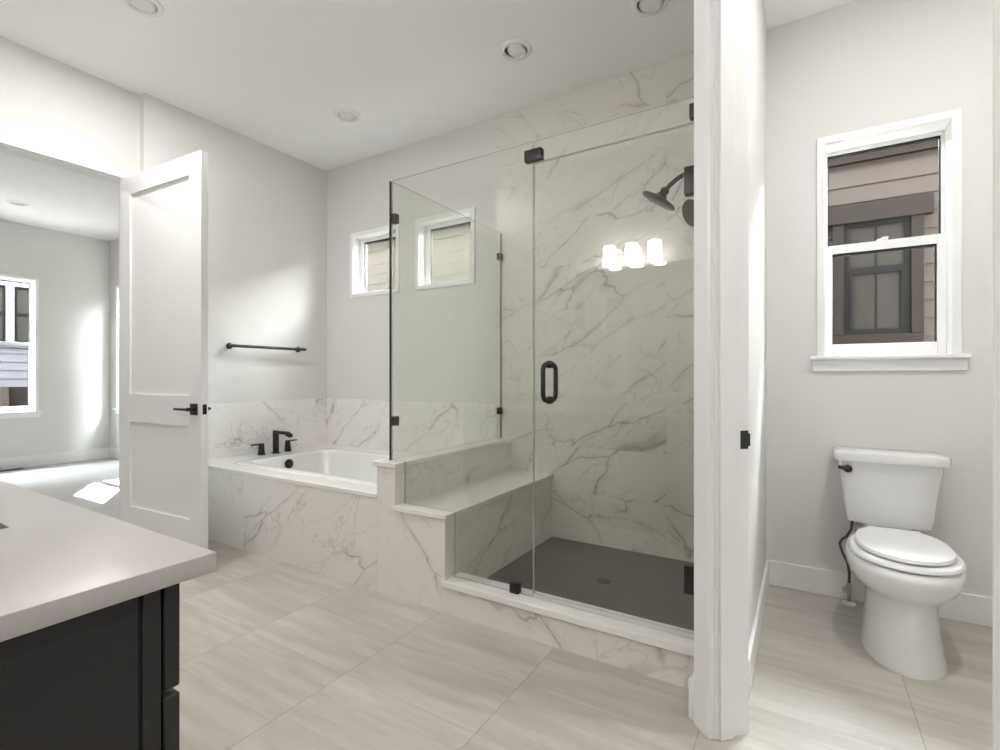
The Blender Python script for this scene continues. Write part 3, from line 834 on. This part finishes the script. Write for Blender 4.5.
m = MB().tube([(-0.405, 2.62, 1.74), (-0.425, 2.62, 1.84), (-0.440, 2.62, 1.92), (-0.452, 2.62, 1.965)], [0.011, 0.013, 0.015, 0.018], 14)
m.build('handle', M['oil'], hs_)
m = MB().lathe([(0.016, -0.022), (0.045, -0.012), (0.066, 0.0), (0.070, 0.008), (0.066, 0.014), (0.0, 0.015)], (-0.470, 2.60, 1.950), (-0.66, -0.62, -0.42), 32)
m.build('head', M['oil'], hs_)

# ------------------------------------------------------------------ towel bar
tb = empty('towel_bar', (-3.79, 2.48, 1.375), 'matte black towel bar on the wall above the tub end', 'towel bar')
MB().tube([(-3.73, 2.15, 1.375), (-3.73, 2.825, 1.375)], 0.012, 16).build('rail', M['black'], tb)
for yc in (2.18, 2.79):
    m = MB().lathe([(0.024, 0), (0.024, 0.008), (0.012, 0.012), (0.012, 0.060), (0.014, 0.066), (0.0, 0.070)], (-3.79, yc, 1.375), (1, 0, 0), 20)
    m.build('mount', M['black'], tb)

# ------------------------------------------------------------------ ceiling downlights
def downlight(loc, label, tilt, watts=0):
    root = empty('ceiling_downlight', (loc[0], loc[1], CE), label, 'ceiling light', 'recessed ceiling downlights')
    m = MB().lathe([(0.066, 0.0), (0.066, -0.006), (0.071, -0.011), (0.090, -0.008), (0.096, 0.0)], (loc[0], loc[1], CE), (0, 0, 1), 40)
    m.build('trim_ring', M['white'], root)
    a = Vector((tilt[0], tilt[1], -1)).normalized()
    m = MB().lathe([(0.062, -0.004), (0.060, 0.008), (0.050, 0.014), (0.046, 0.010), (0.020, 0.013), (0.0, 0.014)], (loc[0], loc[1], CE), a, 36)
    m.build('lens', M['lens'], root, label='frosted lens')
    if watts:
        d = bpy.data.lights.new('downlight_lamp', 'AREA'); d.shape = 'DISK'; d.size = 0.12; d.energy = watts; d.color = (1.0, 0.985, 0.96)
        o = bpy.data.objects.new('downlight_lamp', d); COL.objects.link(o); o.parent = root; o.location = (0, 0, -0.016)
    return root
downlight((0.48, 1.90), 'lit downlight in the toilet room ceiling, above the frame', (0, 0), 5.6)
downlight((-5.2, 0.3), 'unseen lamp added to the bedroom ceiling to even out its light', (0, 0), 7)  # added lamp with no known fixture, fills the uneven bedroom light
downlight((0.70, -0.90), 'unseen lamp added behind the camera to brighten the near door jamb', (0, 0), 7)  # added lamp with no known fixture, lifts the jamb from behind the camera
downlight((-2.849, 2.51), 'round white recessed downlight in the ceiling above the tub', (0.05, 0.05))
downlight((-1.439, 2.528), 'round recessed downlight in the ceiling above the shower bench', (-0.22, -0.1))
downlight((-0.674, 2.568), 'round recessed downlight cut by the top edge above the shower head', (-0.2, -0.1))
downlight((-2.89, 1.211), 'round recessed downlight cut by the top edge, left of the others', (0.0, 0.0), 7.8)
downlight((-7.373, 1.89), 'small recessed downlight in the bedroom ceiling, seen through the doorway', (0.0, 0.0))

# ------------------------------------------------------------------ vanity
VX, VXL = -0.742, -2.56
va = empty('vanity_cabinet', (-1.65, 0.1, 0), 'charcoal vanity cabinet under the pale countertop', 'cabinet')
m = MB().box(VXL, VX - 0.001, -0.17, 0.310, 0.09, 0.857).box(VXL, VX - 0.01, -0.17, 0.27, 0.0, 0.09)
m.build('carcass', M['charcoal'], va, smooth=False)
MB().box(VX - 0.001, VX + 0.006, -0.165, 0.304, 0.0, 0.857).build('end_panel', M['charcoal'], va, bevel=0.0015, seg=1)
MB().box(VX - 0.030, VX + 0.004, 0.310, 0.332, 0.0, 0.857).build('face_frame', M['charcoal'], va, bevel=0.0012, seg=1)
cols = [(VX, VX - 0.42), (VX - 0.426, VX - 1.38), (VX - 1.386, VXL)]
for (xa, xb) in cols:
    if abs(xa - xb) > 0.9:
        xm = (xa + xb) / 2
        spans = [(xa, xm + 0.002), (xm - 0.002, xb)]
        zz = [(0.10, 0.697), (0.706, 0.852)]
    else:
        spans = [(xa, xb)]; zz = [(0.10, 0.395), (0.404, 0.697), (0.706, 0.852)]
    for (s0, s1) in spans:
        for (z0, z1) in zz:
            nm = 'door' if (abs(xa - xb) > 0.9 and z0 < 0.5) else 'drawer'
            d = MB().box(s1, s0, 0.337, 0.358, z0, z1).build(nm, M['charcoal'], va, bevel=0.002, seg=1)
            xm_ = (s0 + s1) / 2; zc = (z1 - 0.06) if nm == 'door' else (z0 + z1) / 2
            MB().tube([(xm_ - 0.05, 0.372, zc), (xm_ + 0.05, 0.372, zc)], 0.005, 10).tube([(xm_ - 0.04, 0.357, zc), (xm_ - 0.04, 0.372, zc)], 0.004, 8).tube([(xm_ + 0.04, 0.357, zc), (xm_ + 0.04, 0.372, zc)], 0.004, 8).build('pull', M['black'], d)
SX0, SX1, SY0, SY1 = -1.60, -1.128, -0.045, 0.280
ct = MB().grid_slab(slabZ, [VXL - 0.02, -0.717], [-0.17, 0.395], [(SX0, SX1, SY0, SY1)], 0.857, 0.885).build('vanity_countertop', M['counter'], bevel=0.002, seg=2,
    label='pale warm quartz countertop jutting in at the lower left', cat='countertop')
sk = MB().rings([rrect(SX0 - 0.02, SX1 + 0.02, SY0 - 0.02, SY1 + 0.02, 0.03, 0.856), rrect(SX0 - 0.004, SX1 + 0.004, SY0 - 0.004, SY1 + 0.004, 0.03, 0.856), rrect(SX0, SX1, SY0, SY1, 0.03, 0.845), rrect(SX0 + 0.01, SX1 - 0.01, SY0 + 0.01, SY1 - 0.01, 0.03, 0.76), rrect(SX0 + 0.05, SX1 - 0.05, SY0 + 0.05, SY1 - 0.05, 0.05, 0.735)], close_start=False)
sk.build('sink', M['ceramic'], label='rectangular undermount sink, its corner at the left picture edge', cat='sink')
MB().box(VXL - 0.02, -0.742, -0.170, -0.150, 0.885, 0.985).build('backsplash', M['counter'], bevel=0.002, seg=1, label='low quartz backsplash behind the sink, seen mirrored', cat='backsplash')
MB().box(-1.72, -0.76, -0.169, -0.163, 1.00, 2.055).build('mirror', M['mirror'], smooth=False, label='frameless mirror over the vanity, seen in the shower glass', cat='mirror')
vl = empty('vanity_light', (-1.20, -0.17, 2.17), 'lit three-shade vanity light reflected in the shower door', 'wall light')
MB().box(-1.43, -0.97, -0.170, -0.145, 2.16, 2.22).tube([(-1.385, -0.09, 2.205), (-1.015, -0.09, 2.205)], 0.008).tube([(-1.2, -0.145, 2.205), (-1.2, -0.09, 2.205)], 0.008).build('backplate', M['steel'], vl, bevel=0.003)
for xc in (-1.385, -1.20, -1.015):
    s = MB().lathe([(0.0, 0.10), (0.040, 0.10), (0.050, 0.095), (0.052, 0.0), (0.052, -0.06), (0.048, -0.062), (0.0, -0.05)], (xc, -0.09, 2.12), (0, 0, 1), 28)
    o = s.build('lamp_shade', M['shade'], vl, label='glowing white glass shade')

# ------------------------------------------------------------------ toilet
TX = 0.345
to = empty('toilet', (TX - 0.01, 2.72, 0), 'white two-piece toilet with closed lid below the window', 'toilet')
def egg(z, yf, yb, hw, cx=TX, n=40, pw_b=2.6, mid=0.45):
    pts = []
    yc = yf + (yb - yf) * mid
    for i in range(n):
        a = 2 * math.pi * i / n
        s_, c_ = math.sin(a), math.cos(a)
        if c_ > 0:   # front
            pts.append((cx + hw * s_, yc - (yc - yf) * c_, z))
        else:
            q = abs(c_) ** (2 / pw_b); p_ = math.copysign(abs(s_) ** (2 / pw_b), s_)
            pts.append((cx + hw * p_, yc + (yb - yc) * q, z))
    return pts
m = MB()
m.rings([egg(0.0, 2.405, 2.93, 0.140), egg(0.012, 2.405, 2.93, 0.139), egg(0.06, 2.425, 2.93, 0.128), egg(0.14, 2.445, 2.93, 0.119), egg(0.21, 2.452, 2.94, 0.117), egg(0.25, 2.442, 2.95, 0.126),
         egg(0.275, 2.415, 2.955, 0.150), egg(0.305, 2.378, 2.96, 0.175), egg(0.345, 2.352, 2.965, 0.190), egg(0.372, 2.346, 2.965, 0.192), egg(0.390, 2.350, 2.965, 0.190), egg(0.399, 2.360, 2.96, 0.184), egg(0.4015, 2.375, 2.955, 0.174)])
m.build('bowl', M['ceramic'], to, label='glazed bowl with pedestal foot')
m = MB().rings([rrect(TX - 0.13, TX + 0.11, 2.86, 3.06, 0.04, 0.30), rrect(TX - 0.135, TX + 0.115, 2.86, 3.07, 0.04, 0.39), rrect(TX - 0.13, TX + 0.11, 2.87, 3.07, 0.04, 0.408), rrect(TX - 0.10, TX + 0.08, 2.92, 3.05, 0.04, 0.418), rrect(TX - 0.10, TX + 0.08, 2.92, 3.05, 0.04, 0.438)])
m.build('back_deck', M['ceramic'], to)
m = MB().rings([egg(0.401, 2.40, 2.82, 0.160), egg(0.408, 2.372, 2.835, 0.174), egg(0.409, 2.366, 2.845, 0.178), egg(0.412, 2.361, 2.846, 0.182), egg(0.421, 2.363, 2.845, 0.181), egg(0.427, 2.370, 2.84, 0.176), egg(0.4285, 2.384, 2.835, 0.166)])
m.build('seat', M['plastic'], to)
m = MB().rings([egg(0.427, 2.41, 2.82, 0.140), egg(0.434, 2.395, 2.83, 0.150), egg(0.435, 2.388, 2.845, 0.157), egg(0.438, 2.384, 2.846, 0.160), egg(0.446, 2.385, 2.846, 0.159), egg(0.451, 2.386, 2.842, 0.156), egg(0.454, 2.41, 2.825, 0.140), egg(0.4555, 2.48, 2.79, 0.09)])
m.build('lid', M['plastic'], to)
for s_ in (-1, 1):
    MB().box(TX + s_ * 0.075 - 0.022, TX + s_ * 0.075 + 0.022, 2.842, 2.872, 0.415, 0.445).build('lid_hinge', M['plastic'], to, bevel=0.006)

def tankring(z, hw, yf, yb, bow, cx=TX - 0.008, n=14):
    pts = []
    r = 0.022
    front = []
    for i in range(n + 1):
        u = -1 + 2 * i / n
        front.append((cx + u * (hw - r * 0.4), yf + bow * (abs(u) ** 2.6), z))
    pts += front
    pts += [(cx + hw, yf + bow + r, z), (cx + hw, yb - r, z), (cx + hw - r * 0.3, yb - r * 0.3, z), (cx + hw - r, yb, z), (cx - hw + r, yb, z), (cx - hw + r * 0.3, yb - r * 0.3, z), (cx - hw, yb - r, z), (cx - hw, yf + bow + r, z)]
    return pts
m = MB().rings([tankring(0.436, 0.150, 2.925, 3.04, 0.03), tankring(0.441, 0.162, 2.905, 3.06, 0.035), tankring(0.475, 0.168, 2.898, 3.07, 0.037), tankring(0.60, 0.180, 2.884, 3.078, 0.038), tankring(0.70, 0.192, 2.876, 3.08, 0.038), tankring(0.735, 0.196, 2.874, 3.08, 0.038)])
m.build('tank', M['ceramic'], to)
m = MB().rings([tankring(0.735, 0.209, 2.863, 3.086, 0.033), tankring(0.737, 0.214, 2.858, 3.089, 0.033), tankring(0.752, 0.216, 2.856, 3.09, 0.033), tankring(0.768, 0.216, 2.855, 3.09, 0.033), tankring(0.777, 0.212, 2.859, 3.088, 0.033), tankring(0.781, 0.202, 2.868, 3.08, 0.032)])
m.build('tank_lid', M['ceramic'], to)
m = MB().lathe([(0.018, 0), (0.018, 0.010), (0.012, 0.014), (0.0, 0.015)], (0.177, 2.905, 0.696), (0, -1, 0), 18)
m.tube([(0.177, 2.886, 0.696), (0.160, 2.884, 0.700), (0.138, 2.888, 0.705)], [0.011, 0.009, 0.0075], 12)
m.lathe([(0.011, 0), (0.011, 0.01), (0.0, 0.012)], (0.177, 2.894, 0.696), (0, -1, 0), 16)
m.build('flush_lever', M['black'], to, label='black flush lever')
sl = empty('water_supply', (0.190, 3.03, 0), 'dark braided supply hose and shutoff valve left of the toilet', 'water supply line')
m = MB().lathe([(0.030, 0), (0.029, 0.005), (0.018, 0.010), (0.010, 0.012)], (0.190, 3.035, 0.0), (0, 0, 1), 22)
m.build('escutcheon', M['vinyl'], sl, label='white floor escutcheon')
m = MB().tube([(0.190, 3.035, 0.01), (0.190, 3.035, 0.09)], 0.008).lathe([(0.012, 0), (0.014, 0.01), (0.014, 0.035), (0.009, 0.045), (0.009, 0.05)], (0.190, 3.035, 0.055), (0, 0, 1), 16).lathe([(0.006, 0), (0.006, 0.02), (0.015, 0.022), (0.015, 0.03), (0, 0.031)], (0.190, 3.03, 0.075), (-0.6, -0.8, 0), 16)
m.build('shutoff_valve', M['steel'], sl)
m = MB().tube([(0.190, 3.035, 0.10), (0.191, 3.033, 0.16), (0.182, 3.025, 0.21), (0.160, 3.015, 0.26), (0.150, 3.01, 0.30), (0.158, 3.005, 0.325), (0.178, 3.0, 0.345), (0.196, 2.99, 0.385), (0.203, 2.985, 0.452)], 0.0065, 12)
m.build('hose', M['hose'], sl)

# ------------------------------------------------------------------ bedroom floor register
rg = MB().box(-8.31, -8.20, 1.90, 2.16, 0.0, 0.008).build('floor_register', M['black'], bevel=0.002, seg=1, label='small dark floor vent below the bedroom window', cat='floor vent')
m = MB()
for i in range(12):
    m.box(-8.295, -8.215, 1.915 + i * 0.02, 1.922 + i * 0.02, 0.008, 0.010)
m.build('slats', M['drain'], rg, smooth=False)

# ------------------------------------------------------------------ neighbouring houses
YN = 5.2
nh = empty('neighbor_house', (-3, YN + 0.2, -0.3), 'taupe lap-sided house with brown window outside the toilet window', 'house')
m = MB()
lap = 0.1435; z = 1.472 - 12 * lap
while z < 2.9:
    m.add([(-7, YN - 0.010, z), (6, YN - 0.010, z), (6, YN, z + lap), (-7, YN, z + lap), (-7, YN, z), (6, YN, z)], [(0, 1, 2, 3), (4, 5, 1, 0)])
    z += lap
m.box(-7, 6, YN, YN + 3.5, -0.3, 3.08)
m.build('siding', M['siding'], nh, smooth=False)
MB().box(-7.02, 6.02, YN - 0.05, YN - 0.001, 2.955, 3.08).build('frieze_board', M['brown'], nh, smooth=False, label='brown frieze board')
MB().box(-10.6, -3.6, YN + 0.15, YN + 3.8, -0.3, 9.6).build('sun_block_wing', M['siding'], nh, smooth=False, label='unseen wing added to block the sun')  # added out of view, keeps direct sun off the bathroom and toilet windows
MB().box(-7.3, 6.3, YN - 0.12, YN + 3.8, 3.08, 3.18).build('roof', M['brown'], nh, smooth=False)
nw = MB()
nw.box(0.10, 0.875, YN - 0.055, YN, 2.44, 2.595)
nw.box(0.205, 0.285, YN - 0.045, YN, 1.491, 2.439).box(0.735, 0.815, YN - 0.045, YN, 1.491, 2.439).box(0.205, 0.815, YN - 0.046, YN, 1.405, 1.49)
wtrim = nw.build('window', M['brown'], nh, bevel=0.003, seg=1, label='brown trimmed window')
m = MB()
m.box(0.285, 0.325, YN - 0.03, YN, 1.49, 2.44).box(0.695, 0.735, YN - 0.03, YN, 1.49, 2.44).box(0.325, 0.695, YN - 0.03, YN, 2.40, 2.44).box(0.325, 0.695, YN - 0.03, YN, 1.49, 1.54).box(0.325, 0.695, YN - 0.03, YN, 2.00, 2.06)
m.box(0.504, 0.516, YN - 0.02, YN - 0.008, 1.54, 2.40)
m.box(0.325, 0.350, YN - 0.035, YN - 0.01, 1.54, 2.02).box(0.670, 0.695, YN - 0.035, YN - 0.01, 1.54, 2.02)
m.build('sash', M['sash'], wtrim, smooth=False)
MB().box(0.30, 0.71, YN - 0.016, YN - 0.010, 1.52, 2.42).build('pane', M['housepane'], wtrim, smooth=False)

XN = -11.6
h2 = empty('neighbor_house', (XN - 1, 2.5, -0.3), 'pale lilac-sided house with black windows outside the bedroom window', 'house')
m = MB()
z = 0.965
while z < 5.4:
    m.add([(XN + 0.014, -4, z), (XN + 0.014, 7, z), (XN, 7, z + lap), (XN, -4, z + lap), (XN, -4, z), (XN, 7, z)], [(0, 1, 2, 3), (4, 5, 1, 0)])
    z += lap
m.box(XN - 3, XN, -4, 7, 0.96, 5.6)
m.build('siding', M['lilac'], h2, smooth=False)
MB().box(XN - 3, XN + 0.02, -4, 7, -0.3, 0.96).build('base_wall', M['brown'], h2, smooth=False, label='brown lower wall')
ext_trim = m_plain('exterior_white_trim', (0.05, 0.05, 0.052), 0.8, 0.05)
for (y0, y1) in ((2.28, 2.81), (2.915, 3.45)):
    Z0, Z1 = 1.72, 2.69
    w_ = MB()
    w_.box(XN, XN + 0.05, y0 - 0.052, y0, Z0 - 0.07, Z1 + 0.09).box(XN, XN + 0.05, y1, y1 + 0.052, Z0 - 0.07, Z1 + 0.09).box(XN, XN + 0.05, y0, y1, Z1, Z1 + 0.09).box(XN, XN + 0.05, y0, y1, Z0 - 0.07, Z0)
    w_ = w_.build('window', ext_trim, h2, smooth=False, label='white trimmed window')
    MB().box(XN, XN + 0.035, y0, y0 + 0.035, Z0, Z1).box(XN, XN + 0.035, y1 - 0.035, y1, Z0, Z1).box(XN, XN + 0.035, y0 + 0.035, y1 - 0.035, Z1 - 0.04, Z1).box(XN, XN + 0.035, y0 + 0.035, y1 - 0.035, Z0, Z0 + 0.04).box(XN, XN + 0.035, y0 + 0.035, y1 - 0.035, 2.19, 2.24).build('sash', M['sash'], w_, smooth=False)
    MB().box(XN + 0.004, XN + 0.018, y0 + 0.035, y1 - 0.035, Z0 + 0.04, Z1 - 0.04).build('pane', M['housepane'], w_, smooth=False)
MB().box(XN + 0.03, XN + 0.11, 2.74, 2.83, -0.3, 0.96).build('post', M['siding'], h2, smooth=False, label='tan post')
